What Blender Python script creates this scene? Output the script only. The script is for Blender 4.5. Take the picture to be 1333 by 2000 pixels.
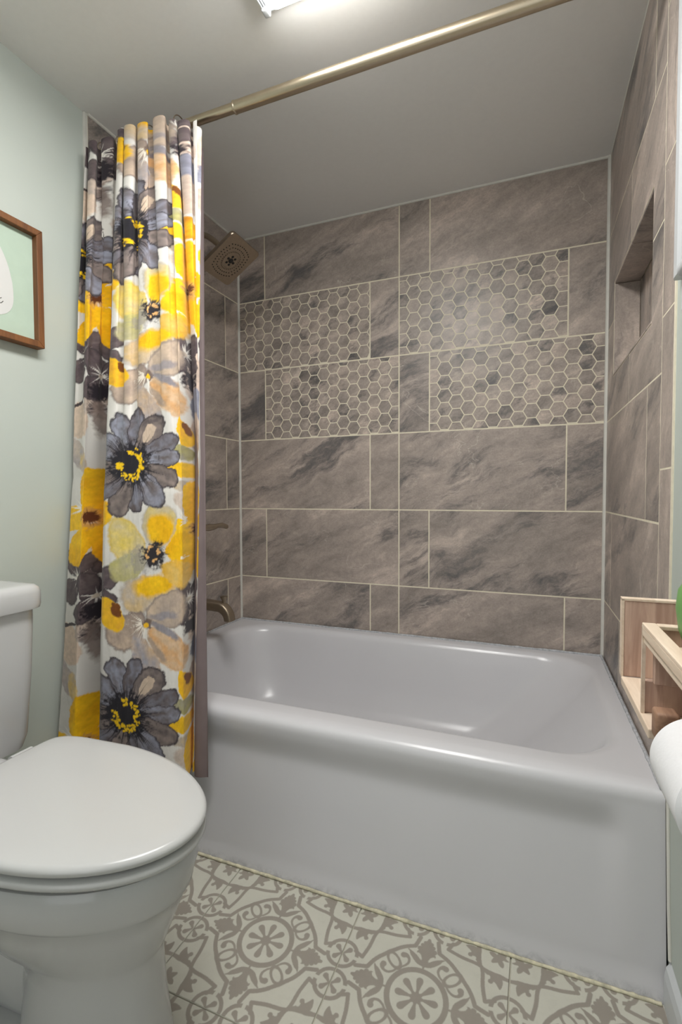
import bpy, bmesh, math, random
import numpy as np
from mathutils import Vector, Matrix

for o in list(bpy.data.objects):
    bpy.data.objects.remove(o)
SC = bpy.context.scene
COL = SC.collection
PI = math.pi
random.seed(7)
RNG = np.random.default_rng(11)

# ------------------------------------------------------------------ camera
W, H = 1.487, 2.093            # tub alcove width, ceiling height
CAM = Vector((1.2651, -1.9243, 0.948))
YAW, PIT, ROL, FPX = 0.3797, 0.0347, -0.003, 959.75
fw = Vector((-math.sin(YAW) * math.cos(PIT), math.cos(YAW) * math.cos(PIT), -math.sin(PIT)))
r0 = Vector((math.cos(YAW), math.sin(YAW), 0))
u0 = r0.cross(fw)
rr = r0 * math.cos(ROL) + u0 * math.sin(ROL)
uu = -r0 * math.sin(ROL) + u0 * math.cos(ROL)
cd = bpy.data.cameras.new('camera')
cam = bpy.data.objects.new('camera', cd)
COL.objects.link(cam)
m = Matrix((rr, uu, -fw)).transposed().to_4x4()
m.translation = CAM
cam.matrix_world = m
cd.sensor_fit = 'HORIZONTAL'
cd.sensor_width = 36
cd.lens = FPX * 36 / 1333
cd.clip_start = 0.02
SC.camera = cam

# ------------------------------------------------------------------ light and exposure
SC.view_settings.view_transform = 'Standard'
SC.view_settings.look = 'None'
SC.view_settings.gamma = 1
SC.view_settings.exposure = 0.4
SC.view_settings.use_curve_mapping = False
LAMP_STRENGTH = 20.5
wd = bpy.data.worlds.new('World')
SC.world = wd
wd.use_nodes = True
bg = wd.node_tree.nodes['Background']
bg.inputs[0].default_value = (0.95, 0.98, 1.0, 1)
bg.inputs[1].default_value = .9


# ------------------------------------------------------------------ materials
def lin(r, g, b):
    return tuple((c / 255 / 12.92 if c / 255 <= 0.04045 else ((c / 255 + 0.055) / 1.055) ** 2.4) for c in (r, g, b)) + (1,)


class NT:
    def __init__(s, name):
        s.m = bpy.data.materials.new(name)
        s.m.use_nodes = True
        s.t = s.m.node_tree
        s.b = s.t.nodes['Principled BSDF']

    def n(s, typ, **kw):
        nd = s.t.nodes.new(typ)
        for k, v in kw.items():
            if k[0] == 'i' and k[1:].isdigit():
                s.set(nd.inputs[int(k[1:])], v)
            else:
                setattr(nd, k, v)
        return nd

    def set(s, sock, v):
        if isinstance(v, bpy.types.NodeSocket):
            s.t.links.new(v, sock)
        else:
            sock.default_value = v

    def P(s, **kw):
        names = dict(col='Base Color', rough='Roughness', metal='Metallic', nrm='Normal', coat='Coat Weight',
                     spec='Specular IOR Level', sub='Subsurface Weight', em='Emission Color', es='Emission Strength',
                     trans='Transmission Weight', alpha='Alpha', sheen='Sheen Weight')
        for k, v in kw.items():
            s.set(s.b.inputs[names[k]], v)
        return s.m

    def noise(s, vec, scale, detail=4, rough=.55, dist=0.0):
        nd = s.n('ShaderNodeTexNoise')
        if vec is not None:
            s.set(nd.inputs['Vector'], vec)
        nd.inputs['Scale'].default_value = scale
        nd.inputs['Detail'].default_value = detail
        nd.inputs['Roughness'].default_value = rough
        nd.inputs['Distortion'].default_value = dist
        return nd.outputs['Fac']

    def math(s, op, a, b=0.0, c=0.0, clamp=False):
        nd = s.n('ShaderNodeMath', operation=op, use_clamp=clamp)
        s.set(nd.inputs[0], a)
        s.set(nd.inputs[1], b)
        s.set(nd.inputs[2], c)
        return nd.outputs[0]

    def vmath(s, op, a, b=(0, 0, 0)):
        nd = s.n('ShaderNodeVectorMath', operation=op)
        s.set(nd.inputs[0], a)
        s.set(nd.inputs[1], b)
        return nd.outputs[0]

    def rng(s, v, a, b, c=0.0, d=1.0, smooth=False):
        nd = s.n('ShaderNodeMapRange')
        if smooth:
            nd.interpolation_type = 'SMOOTHSTEP'
        s.set(nd.inputs[0], v)
        for i, q in enumerate((a, b, c, d)):
            nd.inputs[i + 1].default_value = q
        return nd.outputs[0]

    def mix(s, f, a, b, mode='MIX'):
        nd = s.n('ShaderNodeMix', data_type='RGBA', blend_type=mode)
        s.set(nd.inputs[0], f)
        s.set(nd.inputs[6], a)
        s.set(nd.inputs[7], b)
        return nd.outputs[2]

    def ramp(s, f, stops):
        nd = s.n('ShaderNodeValToRGB')
        e = nd.color_ramp.elements
        while len(e) < len(stops):
            e.new(0.5)
        for el, (p, c) in zip(e, stops):
            el.position = p
            el.color = c
        s.set(nd.inputs[0], f)
        return nd.outputs[0]

    def bump(s, h, strength=.2, dist=.002):
        nd = s.n('ShaderNodeBump')
        nd.inputs['Strength'].default_value = strength
        nd.inputs['Distance'].default_value = dist
        s.set(nd.inputs['Height'], h)
        return nd.outputs[0]

    def obj(s):
        return s.n('ShaderNodeTexCoord').outputs['Object']


def simple(name, col, rough=.5, metal=0.0, var=.04, scale=30, bump=0.0, **kw):
    t = NT(name)
    c = t.obj()
    nz = t.noise(c, scale, 4)
    k = t.rng(nz, .3, .7, 1 - var, 1 + var)
    vv = t.n('ShaderNodeCombineXYZ', i0=k, i1=k, i2=k).outputs[0]
    colr = t.mix(1.0, col, vv, 'MULTIPLY')
    if bump:
        t.P(nrm=t.bump(nz, bump, .001))
    return t.P(col=colr, rough=rough, metal=metal, **kw)


def marble(name, small=False):
    t = NT(name)
    info = t.n('ShaderNodeObjectInfo').outputs['Random']
    off = t.n('ShaderNodeCombineXYZ', i0=t.math('MULTIPLY', info, 37.0), i1=t.math('MULTIPLY', info, 91.0), i2=t.math('MULTIPLY', info, 13.0)).outputs[0]
    base = t.vmath('ADD', t.obj(), off)
    mr = t.n('ShaderNodeMapping', i0=base)
    mr.inputs['Rotation'].default_value = (0, 0, math.radians(-26))
    mp = t.n('ShaderNodeMapping', i0=mr.outputs[0])
    mp.inputs['Scale'].default_value = (1.5, 5.0, 1) if not small else (5, 10, 1)
    warp = t.noise(base, 3.0, 4, .6)
    st = t.vmath('ADD', mp.outputs[0], t.n('ShaderNodeCombineXYZ', i0=0.0, i1=t.math('MULTIPLY', warp, .7), i2=0.0).outputs[0])
    a = t.noise(st, 1.5, 12, .72, .25)
    dk = t.noise(st, .95, 12, .75, .2)
    fine = t.noise(base, 30, 10, .75, .4)
    grain = t.noise(base, 170, 3, .7)
    c = t.ramp(a, [(.30, lin(128, 120, 114)), (.44, lin(155, 144, 136)), (.55, lin(172, 159, 150)), (.68, lin(206, 190, 178))])
    d = t.rng(t.math('ADD', t.rng(dk, .48, .65, 0, .95, True), t.math('MULTIPLY', t.math('SUBTRACT', fine, .5), 1.3)), 0.12, .95, 0, .85)
    c = t.mix(d, c, lin(86, 85, 86))
    # thin pale veins
    v = t.noise(base, 3.6 if not small else 9, 5, .5, .9)
    v = t.math('ABSOLUTE', t.math('SUBTRACT', v, .5))
    v = t.rng(v, 0.0, .0045, .5, 0.0)
    v = t.math('MULTIPLY', v, t.rng(t.noise(base, 5, 2), .5, .62))
    c = t.mix(v, c, lin(208, 197, 186))
    k = t.rng(t.math('ADD', t.math('MULTIPLY', fine, .6), t.math('MULTIPLY', grain, .4)), .3, .7, .72, 1.27)
    vv = t.n('ShaderNodeCombineXYZ', i0=k, i1=k, i2=k).outputs[0]
    c = t.mix(1.0, c, vv, 'MULTIPLY')
    if small:
        w = t.n('ShaderNodeTexWhiteNoise', noise_dimensions='1D')
        t.set(w.inputs['W'], t.math('MULTIPLY', info, 991.0))
        k = t.ramp(w.outputs['Value'], [(0, (.68, .69, .70, 1)), (.12, (.86, .87, .87, 1)), (.6, (1, 1, .99, 1)), (1, (1.12, 1.1, 1.08, 1))])
        c = t.mix(1.0, c, k, 'MULTIPLY')
    return t.P(col=c, rough=.38, nrm=t.bump(fine, .06, .001), spec=.4)


def porcelain(name, col, rough=.12):
    t = NT(name)
    c = t.obj()
    nz = t.noise(c, 6, 3)
    cc = t.mix(t.rng(nz, .35, .65, 0, .05), col, lin(170, 170, 168))
    return t.P(col=cc, rough=rough, nrm=t.bump(t.noise(c, 45, 2), .012, .002), spec=.5)


def wood(name, c1, c2, edge=None, scale=60, axis='y'):
    t = NT(name)
    o = t.obj()
    mp = t.n('ShaderNodeMapping', i0=o)
    mp.inputs['Scale'].default_value = {'y': (1, .08, 1), 'x': (.08, 1, 1), 'z': (1, 1, .08)}[axis]
    g = t.noise(mp.outputs[0], scale, 6, .65, .5)
    c = t.mix(t.rng(g, .35, .65), c1, c2)
    return t.P(col=c, rough=.6, nrm=t.bump(g, .25, .001))


M = {}
M['tile'] = marble('marble_tile')
M['hex'] = marble('hexagon_marble', True)
M['grout'] = simple('cream_grout', lin(222, 214, 192), .85, var=.06, scale=60)
M['caulk'] = simple('white_caulk', lin(208, 206, 198), .6, var=.04)
M['green'] = simple('pale_green_paint', lin(186, 193, 186), .55, var=.012, scale=5, bump=.03)
M['ceiling'] = simple('ceiling_paint', lin(232, 231, 228), .7, var=.012, scale=70, bump=.05)
M['white'] = simple('white_trim_paint', lin(196, 199, 201), .35, var=.012)
M['porc'] = porcelain('white_porcelain', lin(192, 192, 192), .13)
M['seat'] = porcelain('white_seat_plastic', lin(192, 192, 191), .25)
M['nickel'] = simple('brushed_nickel', lin(164, 150, 134), .36, 1.0, var=.05, scale=80)
M['bronze'] = simple('dark_brushed_nickel', lin(156, 142, 124), .42, .9, var=.06, scale=80)
M['rod'] = simple('champagne_metal', lin(196, 182, 158), .3, 1.0, var=.03, scale=60)
M['dark'] = simple('dark_rubber', lin(30, 28, 27), .6)
M['frame'] = wood('walnut_frame', lin(128, 82, 44), lin(98, 60, 32), axis='z')
M['mint'] = simple('mint_print', lin(176, 194, 178), .6, var=.03, scale=25)
M['paper'] = simple('white_paper', lin(204, 204, 202), .8, var=.01)
M['ink'] = simple('dark_ink', lin(70, 66, 62), .8)
M['wash'] = wood('whitewashed_wood', lin(208, 178, 160), lin(170, 138, 122), axis='z')
M['washedge'] = wood('pale_wood_edge', lin(228, 210, 190), lin(206, 184, 162), axis='y')
M['block'] = wood('brown_end_grain', lin(158, 124, 100), lin(128, 96, 76), scale=120, axis='y')
M['dowel'] = wood('dowel_wood', lin(208, 178, 150), lin(190, 156, 128), axis='y')
M['tissue'] = simple('tissue_paper', lin(224, 224, 226), .95, var=.015, scale=200, bump=.2)
M['greenpot'] = simple('green_glaze', lin(112, 158, 92), .35, var=.03)


def tub_mat():
    t = NT('tub_enamel')
    geo = t.n('ShaderNodeNewGeometry').outputs['Position']
    nz = t.noise(geo, 5, 3)
    c = t.mix(t.rng(nz, .2, .8, 0, .5), lin(203, 202, 205), lin(197, 197, 200))
    # old grime and chipped enamel where the apron meets the floor
    sep = t.n('ShaderNodeSeparateXYZ', i0=geo)
    low = t.rng(sep.outputs[2], .006, .022, 1, 0)
    ch = t.noise(geo, 34, 6, .75, .5)
    msk = t.math('MULTIPLY', low, t.rng(ch, .42, .74))
    c = t.mix(t.math('MULTIPLY', msk, .7), c, lin(110, 112, 122))
    return t.P(col=c, rough=.25, nrm=t.bump(t.noise(geo, 160, 2), .01, .001), spec=.5)


M['tub'] = tub_mat()


def curtain_mat():
    t = NT('printed_cloth')
    at = t.n('ShaderNodeAttribute', attribute_name='print')
    mp = t.n('ShaderNodeMapping', i0=t.obj())
    w = t.noise(mp.outputs[0], 900, 2, .6)
    cr = t.noise(t.obj(), 22, 6, .6, 1.0)
    t.P(col=at.outputs['Color'], rough=.85, nrm=t.bump(t.math('ADD', t.math('MULTIPLY', w, .25), cr), .22, .004), spec=.2, sheen=.1)
    return t.m


M['curtain'] = curtain_mat()
M['lining'] = simple('taupe_lining', lin(116, 103, 103), .85, var=.08, scale=14)


def floor_mat():
    t = NT('patterned_floor_tile')
    at = t.n('ShaderNodeAttribute', attribute_name='ornament').outputs['Fac']
    geo = t.n('ShaderNodeNewGeometry').outputs['Position']
    nz = t.noise(geo, 55, 5, .65)
    nb = t.noise(geo, 9, 4, .6)
    ed = t.math('ADD', at, t.math('MULTIPLY', t.math('SUBTRACT', t.noise(geo, 260, 2), .5), .008))
    k = t.rng(ed, -.006, .006, 1, 0)
    pal = t.mix(t.rng(nb, .35, .65, 0, .5), lin(188, 186, 174), lin(179, 177, 165))
    drk = t.mix(t.rng(nb, .35, .65, 0, .6), lin(144, 137, 127), lin(136, 129, 120))
    c = t.mix(k, pal, drk)
    c = t.mix(t.rng(nz, .5, .8, 0, .18), c, lin(150, 146, 138))
    return t.P(col=c, rough=.5, spec=.4)


M['floor'] = floor_mat()
M['floorgrout'] = simple('grey_floor_grout', lin(172, 168, 154), .9, var=.08, scale=90)


def lamp_mat():
    t = NT('lamp_diffuser')
    return t.P(col=(.95, .95, .95, 1), em=(1.0, .985, .96, 1), es=LAMP_STRENGTH, rough=.5)


M['lamp'] = lamp_mat()


def pane_mat():
    t = NT('frosted_pane')
    return t.P(col=(.93, .95, .95, 1), trans=1.0, rough=.55)


M['pane'] = pane_mat()

# ------------------------------------------------------------------ object helpers
WL = {}


def put(name, me, mats, parent=None, loc=(0, 0, 0), rot=(0, 0, 0), rel=False):
    """link a mesh; its vertices are world coordinates unless rel"""
    if isinstance(mats, (list, tuple)):
        mm = mats
    else:
        mm = [mats]
    if not me.materials:
        for x in mm:
            me.materials.append(M[x] if isinstance(x, str) else x)
    o = bpy.data.objects.new(name, me)
    COL.objects.link(o)
    o.location = loc
    o.rotation_euler = rot
    if parent is not None:
        o.parent = parent
        if not rel:
            pl = WL.get(parent.name, Vector((0, 0, 0)))
            o.location = Vector(loc) - pl
    WL[o.name] = Vector(loc) if not (parent is not None and rel) else WL.get(parent.name, Vector()) + Vector(loc)
    return o


def thing(name, label, cat, loc=(0, 0, 0), group=None, rotz=0):
    o = bpy.data.objects.new(name, None)
    COL.objects.link(o)
    o.location = loc
    o.rotation_euler = (0, 0, rotz)
    o.empty_display_size = .05
    WL[o.name] = Vector(loc)
    tag(o, label, cat, group)
    return o


def tag(o, label, cat, group=None):
    o['label'] = label
    o['category'] = cat
    if group:
        o['group'] = group
    return o


def struct(o):
    o['kind'] = 'structure'
    return o


class G:
    """bmesh collector"""

    def __init__(s):
        s.bm = bmesh.new()

    def box(s, x0, x1, y0, y1, z0, z1, bev=0.0, seg=2, mi=0):
        b = bmesh.new()
        bmesh.ops.create_cube(b, size=1)
        for v in b.verts:
            v.co = Vector(((x0 + x1) / 2 + v.co.x * (x1 - x0), (y0 + y1) / 2 + v.co.y * (y1 - y0), (z0 + z1) / 2 + v.co.z * (z1 - z0)))
        if bev:
            bmesh.ops.bevel(b, geom=b.edges[:], offset=bev, segments=seg, affect='EDGES', profile=.5)
        s.add(b, mi)
        return s

    def add(s, b, mi=0, mat=None):
        if mat is not None:
            bmesh.ops.transform(b, matrix=mat, verts=b.verts)
        for f in b.faces:
            f.material_index = mi
        me = bpy.data.meshes.new('t')
        b.to_mesh(me)
        b.free()
        s.bm.from_mesh(me)
        bpy.data.meshes.remove(me)
        return s

    def tube(s, pts, rad, n=20, mi=0, cap=True):
        pts = [Vector(p) for p in pts]
        if not isinstance(rad, (list, tuple)):
            rad = [rad] * len(pts)
        b = bmesh.new()
        rings = []
        up = None
        for i, p in enumerate(pts):
            d = (pts[min(i + 1, len(pts) - 1)] - pts[max(i - 1, 0)]).normalized()
            if up is None:
                up = Vector((0, 0, 1)) if abs(d.z) < .9 else Vector((1, 0, 0))
            a = (up - d * up.dot(d)).normalized()
            up = a
            c = d.cross(a)
            rings.append([b.verts.new(p + (a * math.cos(2 * PI * k / n) + c * math.sin(2 * PI * k / n)) * rad[i]) for k in range(n)])
        for q in range(len(rings) - 1):
            for k in range(n):
                b.faces.new((rings[q][k], rings[q][(k + 1) % n], rings[q + 1][(k + 1) % n], rings[q + 1][k]))
        if cap:
            b.faces.new(rings[0])
            b.faces.new(rings[-1])
        bmesh.ops.recalc_face_normals(b, faces=b.faces[:])
        return s.add(b, mi)

    def loft(s, loops, cap0=True, cap1=True, mi=0, closed=True):
        b = bmesh.new()
        R = [[b.verts.new(p) for p in lp] for lp in loops]
        n = len(R[0])
        for q in range(len(R) - 1):
            for k in range(n if closed else n - 1):
                b.faces.new((R[q][k], R[q][(k + 1) % n], R[q + 1][(k + 1) % n], R[q + 1][k]))
        if cap0:
            b.faces.new(R[0])
        if cap1:
            b.faces.new(R[-1])
        bmesh.ops.recalc_face_normals(b, faces=b.faces[:])
        return s.add(b, mi)

    def lathe(s, prof, mat=None, n=40, mi=0):
        b = bmesh.new()
        R = [[b.verts.new((r * math.cos(2 * PI * k / n), r * math.sin(2 * PI * k / n), z)) for k in range(n)] for r, z in prof]
        for q in range(len(R) - 1):
            for k in range(n):
                b.faces.new((R[q][k], R[q][(k + 1) % n], R[q + 1][(k + 1) % n], R[q + 1][k]))
        if prof[0][0] > 1e-5:
            b.faces.new(R[0])
        if prof[-1][0] > 1e-5:
            b.faces.new(R[-1])
        bmesh.ops.remove_doubles(b, verts=b.verts[:], dist=1e-6)
        bmesh.ops.recalc_face_normals(b, faces=b.faces[:])
        return s.add(b, mi, mat)

    def poly(s, pts, z0, z1, bev=0.0, mi=0, mat=None):
        b = bmesh.new()
        f = b.faces.new([b.verts.new((p[0], p[1], z0)) for p in pts])
        r = bmesh.ops.extrude_face_region(b, geom=[f])
        for v in r['geom']:
            if isinstance(v, bmesh.types.BMVert):
                v.co.z = z1
        bmesh.ops.recalc_face_normals(b, faces=b.faces[:])
        if bev:
            e = [e for e in b.edges if all(abs(v.co.z - z1) < 1e-7 for v in e.verts)]
            bmesh.ops.bevel(b, geom=e, offset=bev, segments=1, affect='EDGES')
        return s.add(b, mi, mat)

    def mesh(s, name, origin=(0, 0, 0), smooth=None):
        o = Vector(origin)
        for v in s.bm.verts:
            v.co -= o
        me = bpy.data.meshes.new(name)
        s.bm.to_mesh(me)
        s.bm.free()
        if smooth is not None:
            me.shade_smooth()
            if smooth < 179:
                me.set_sharp_from_angle(angle=math.radians(smooth))
        return me


def part(name, g, mat, parent, smooth=None, origin=None):
    o = origin if origin is not None else WL[parent.name]
    return put(name, g.mesh(name, o, smooth), mat, parent, loc=o)


def rrect(x0, x1, y0, y1, r, n=8, z=0.0):
    """rounded rectangle loop, counter clockwise"""
    out = []
    for cx, cy, a0 in ((x1 - r, y1 - r, 0), (x0 + r, y1 - r, 90), (x0 + r, y0 + r, 180), (x1 - r, y0 + r, 270)):
        for k in range(n + 1):
            a = math.radians(a0 + 90 * k / n)
            out.append(Vector((cx + r * math.cos(a), cy + r * math.sin(a), z)))
    return out


# ------------------------------------------------------------------ room shell
YB = -3.05                     # wall behind the viewer
PHI = 0.017                    # the right wall stands slightly out of square
g = G().box(-.12, 1.75, YB - .1, .12, -.12, -.004)
floor = struct(put('floor', g.mesh('floor'), 'floorgrout'))
g = G().box(-.12, 1.75, YB - .1, .12, H, H + .1)
ceiling = struct(put('ceiling', g.mesh('ceiling'), 'ceiling'))
BED = .0003
g = G().box(-.12, W + .2, BED, .12, -.004, H)
wall_back = struct(put('wall_back', g.mesh('wall_back'), 'grout'))
YT = -.800                     # where the left wall's tiling ends
g = G().box(-.12, -BED, YT, BED, -.004, H, mi=0).box(-.12, -.006, YB, YT, -.004, H, mi=1)
wall_left = struct(put('wall_left', g.mesh('wall_left'), ['grout', 'green']))
# wall behind the viewer; its unseen doorway is added to let in fill light
g = G().box(-.12, .45, YB - .1, YB, -.004, H).box(1.3, 1.75, YB - .1, YB, -.004, H).box(.45, 1.3, YB - .1, YB, 2.0, H)
wall_front = struct(put('wall_front', g.mesh('wall_front'), 'green'))

# right wall in its own frame: x = 0 the tile face, -y towards the viewer
RX = Vector((1.486, 0, 0))
NY0, NY1, NZ0, NZ1, ND = -.645, -.125, 1.325, 1.622, .078       # niche
YR = -.742                     # last long joint before the edge pieces
YE = -.838                     # end of the tiling
WY0, WY1, WZ0, WZ1 = -1.75, -1.005, 1.335, 1.98                     # window opening
g = G()
b_ = BED
g.box(b_, .14, NY1, .02, -.004, H).box(b_, .14, YE, NY0, -.004, H)
g.box(b_, .14, NY0, NY1, -.004, NZ0).box(b_, .14, NY0, NY1, NZ1, H)
g.box(ND + .006, .14, NY0, NY1, NZ0, NZ1)
g.box(.0025, .14, WY1, YE, -.004, H, mi=1).box(.0025, .14, YB - .1, WY0, -.004, H, mi=1)
g.box(.0025, .14, WY0, WY1, -.004, WZ0, mi=1).box(.0025, .14, WY0, WY1, WZ1, H, mi=1)
wall_right = struct(put('wall_right', g.mesh('wall_right'), ['grout', 'green'], loc=RX, rot=(0, 0, PHI)))
WL[wall_right.name] = Vector((0, 0, 0))


def RW(x, y, z):
    """point in the right wall's frame -> world"""
    c, s = math.cos(PHI), math.sin(PHI)
    return Vector((RX.x + x * c - y * s, RX.y + x * s + y * c, z))


# ------------------------------------------------------------------ wall tiles
ROWZ = [.375, .5791, .8871, 1.1951, 1.5031, 1.8111, H - .002]
GR = .0042
TILE_MESH = {}


def tile_mesh(w, h):
    k = (round(w, 4), round(h, 4))
    if k not in TILE_MESH:
        gg = G().poly([(-w / 2, -h / 2), (w / 2, -h / 2), (w / 2, h / 2), (-w / 2, h / 2)], -.008, 0, .0006)
        me = gg.mesh('tile_%d_%d' % (int(w * 1e3), int(h * 1e3)))
        me.materials.append(M['tile'])
        TILE_MESH[k] = me
    return TILE_MESH[k]


ROT = dict(back=(PI / 2, 0, 0), left=(PI / 2, 0, PI / 2), right=(PI / 2, 0, -PI / 2))


def wall_tile(side, a0, a1, z0, z1, parent, name='wall_tile', me=None, dep=0.0):
    """a0..a1 is the extent along the wall (x on the back wall, y on the side walls), joints included"""
    w, h = a1 - a0 - GR, z1 - z0 - GR
    am, zm = (a0 + a1) / 2, (z0 + z1) / 2
    loc = {'back': (am, dep, zm), 'left': (-dep, am, zm), 'right': (dep, am, zm)}[side]
    return put(name, me or tile_mesh(w, h), 'tile', parent, loc, ROT[side], rel=True)


MX = .7486
CK = .003
JA = [CK, MX - .612, MX, MX + .122, W - CK]
JB = [CK, MX - .122, MX, MX + .612, W - CK]
HEXP = []
for k in range(6):
    J = JB if k % 2 == 0 else JA
    z0, z1 = ROWZ[k], ROWZ[k + 1]
    for i in range(4):
        big = J[i + 1] - J[i] > .4
        if k in (3, 4) and big:
            HEXP.append((J[i], J[i + 1], z0, z1))
            continue
        wall_tile('back', J[i], J[i + 1], z0, z1, wall_back)

# hexagon mosaics
HP = .0518


def clip(poly, ax, val, keep_less):
    out = []
    for i in range(len(poly)):
        p, q = poly[i], poly[(i + 1) % len(poly)]
        ip = (p[ax] <= val) == keep_less
        iq = (q[ax] <= val) == keep_less
        if ip:
            out.append(p)
        if ip != iq:
            t = (val - p[ax]) / (q[ax] - p[ax])
            out.append((p[0] + (q[0] - p[0]) * t, p[1] + (q[1] - p[1]) * t))
    return out


def area(p):
    return abs(sum(p[i][0] * p[(i + 1) % len(p)][1] - p[(i + 1) % len(p)][0] * p[i][1] for i in range(len(p)))) / 2


hexr = (HP - .0020) / math.sqrt(3)
HEX0 = [(hexr * math.cos(PI / 3 * i), hexr * math.sin(PI / 3 * i)) for i in range(6)]
hex_me = G().poly(HEX0, -.007, 0, .0009).mesh('hexagon_tile')
hex_me.materials.append(M['hex'])
HA = area(HEX0)
for (a0, a1, z0, z1) in HEXP:
    bed = G().box(a0 + GR / 2, a1 - GR / 2, .00014, .0100, z0 + GR / 2, z1 - GR / 2)
    pan = put('mosaic_panel', bed.mesh('mosaic_panel'), 'grout', wall_back)
    x0, x1, y0, y1 = a0 + GR / 2, a1 - GR / 2, z0 + GR / 2, z1 - GR / 2
    colw = HP * math.sqrt(3) / 2
    sl = G()
    nsl = 0
    for c in range(-1, 16):
        cx = x0 + .012 + c * colw
        for r in range(-1, 8):
            cy = y1 + .010 - r * HP - (HP / 2 if c % 2 else 0)
            pl = [(cx + p[0], cy + p[1]) for p in HEX0]
            for ax, v, less in ((0, x0, False), (0, x1, True), (1, y0, False), (1, y1, True)):
                pl = clip(pl, ax, v, less) if pl else pl
            if len(pl) < 3:
                continue
            A = area(pl)
            if A < .05 * HA:
                continue
            if A > .985 * HA:
                put('hexagon_tile', hex_me, 'hex', pan, (cx, 0, cy), ROT['back'], rel=True)
            else:
                mx = sum(p[0] for p in pl) / len(pl)
                my = sum(p[1] for p in pl) / len(pl)
                q = [(p[0] - mx, p[1] - my) for p in pl]
                try:
                    me = G().poly(q, -.007, 0, 0 if A < .25 * HA else .0007).mesh('hexagon_tile_cut')
                except ValueError:
                    continue
                put('hexagon_tile', me, 'hex', pan, (mx, 0, my), ROT['back'], rel=True)

# left wall tiles
for k in range(6):
    z0, z1 = ROWZ[k], ROWZ[k + 1]
    J = [YT, -.713, -.104, -CK] if k % 2 == 0 else [YT, -.62, -CK]
    for i in range(len(J) - 1):
        wall_tile('left', J[i], J[i + 1], z0, z1, wall_left)


# right wall tiles, cut around the niche
def cut_tile(a0, a1, z0, z1):
    am, zm = (a0 + a1) / 2, (z0 + z1) / 2
    xa, xb, za, zb = a0 + GR / 2, a1 - GR / 2, z0 + GR / 2, z1 - GR / 2
    nx0, nx1, nz0, nz1 = NY0 - .002, NY1 + .002, NZ0 - .002, NZ1 + .002
    if xb <= nx0 or xa >= nx1 or zb <= nz0 or za >= nz1:
        wall_tile('right', a0, a1, z0, z1, wall_right)
        return
    xs = sorted({xa, xb} | {v for v in (nx0, nx1) if xa < v < xb})
    zs = sorted({za, zb} | {v for v in (nz0, nz1) if za < v < zb})
    b = bmesh.new()
    vs = {}
    fs = []

    def V(x, z):
        k = (x, z)
        if k not in vs:
            vs[k] = b.verts.new((-(x - am), z - zm, -.008))
        return vs[k]
    for i in range(len(xs) - 1):
        for j in range(len(zs) - 1):
            cx, cz = (xs[i] + xs[i + 1]) / 2, (zs[j] + zs[j + 1]) / 2
            if nx0 < cx < nx1 and nz0 < cz < nz1:
                continue
            fs.append(b.faces.new((V(xs[i], zs[j]), V(xs[i + 1], zs[j]), V(xs[i + 1], zs[j + 1]), V(xs[i], zs[j + 1]))))
    if not fs:
        b.free()
        return
    r = bmesh.ops.extrude_face_region(b, geom=fs)
    for v in r['geom']:
        if isinstance(v, bmesh.types.BMVert):
            v.co.z = 0
    bmesh.ops.recalc_face_normals(b, faces=b.faces[:])
    me = bpy.data.meshes.new('cut_tile')
    b.to_mesh(me)
    b.free()
    put('wall_tile', me, 'tile', wall_right, (0, am, zm), ROT['right'], rel=True)


RJ = {0: [YR, -.30, -CK], 1: [YR, -.137, -CK], 2: [YR, -.616, -CK], 3: [YR, -.392, -CK], 4: [YR, -.392, -CK], 5: [YR, -.644, -.034, -CK]}
for k in range(6):
    J = RJ[k]
    for i in range(len(J) - 1):
        cut_tile(J[i], J[i + 1], ROWZ[k], ROWZ[k + 1])
# niche lining
nl = put('niche', G().box(ND + .001, ND + .006, NY0, NY1, NZ0, NZ1).mesh('niche'), 'grout', wall_right, rel=True)


def slab(name, x0, x1, y0, y1, z0, z1):
    c = Vector(((x0 + x1) / 2, (y0 + y1) / 2, (z0 + z1) / 2))
    dims = sorted([('x', x1 - x0), ('y', y1 - y0), ('z', z1 - z0)], key=lambda q: q[1])
    gg = G().box(x0, x1, y0, y1, z0, z1, .0008, 1)
    put(name, gg.mesh(name, c), 'tile', nl, c, rel=True)


slab('niche_back_tile', ND - .006, ND, NY0 + .007, -.392 - .0017, NZ0 + .007, NZ1 - .007)
slab('niche_back_tile', ND - .006, ND, -.392 + .0017, NY1 - .007, NZ0 + .007, NZ1 - .007)
slab('niche_side_tile', .001, ND - .007, NY1 - .006, NY1, NZ0 + .007, NZ1 - .007)
slab('niche_side_tile', .001, ND - .007, NY0, NY0 + .006, NZ0 + .007, NZ1 - .007)
slab('niche_top_tile', .001, ND - .007, NY0, -.392 - .0017, NZ1 - .006, NZ1)
slab('niche_top_tile', .001, ND - .007, -.392 + .0017, NY1, NZ1 - .006, NZ1)
slab('niche_sill_tile', -.001, ND - .007, NY0, -.392 - .0017, NZ0, NZ0 + .006)
slab('niche_sill_tile', -.001, ND - .007, -.392 + .0017, NY1, NZ0, NZ0 + .006)

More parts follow.
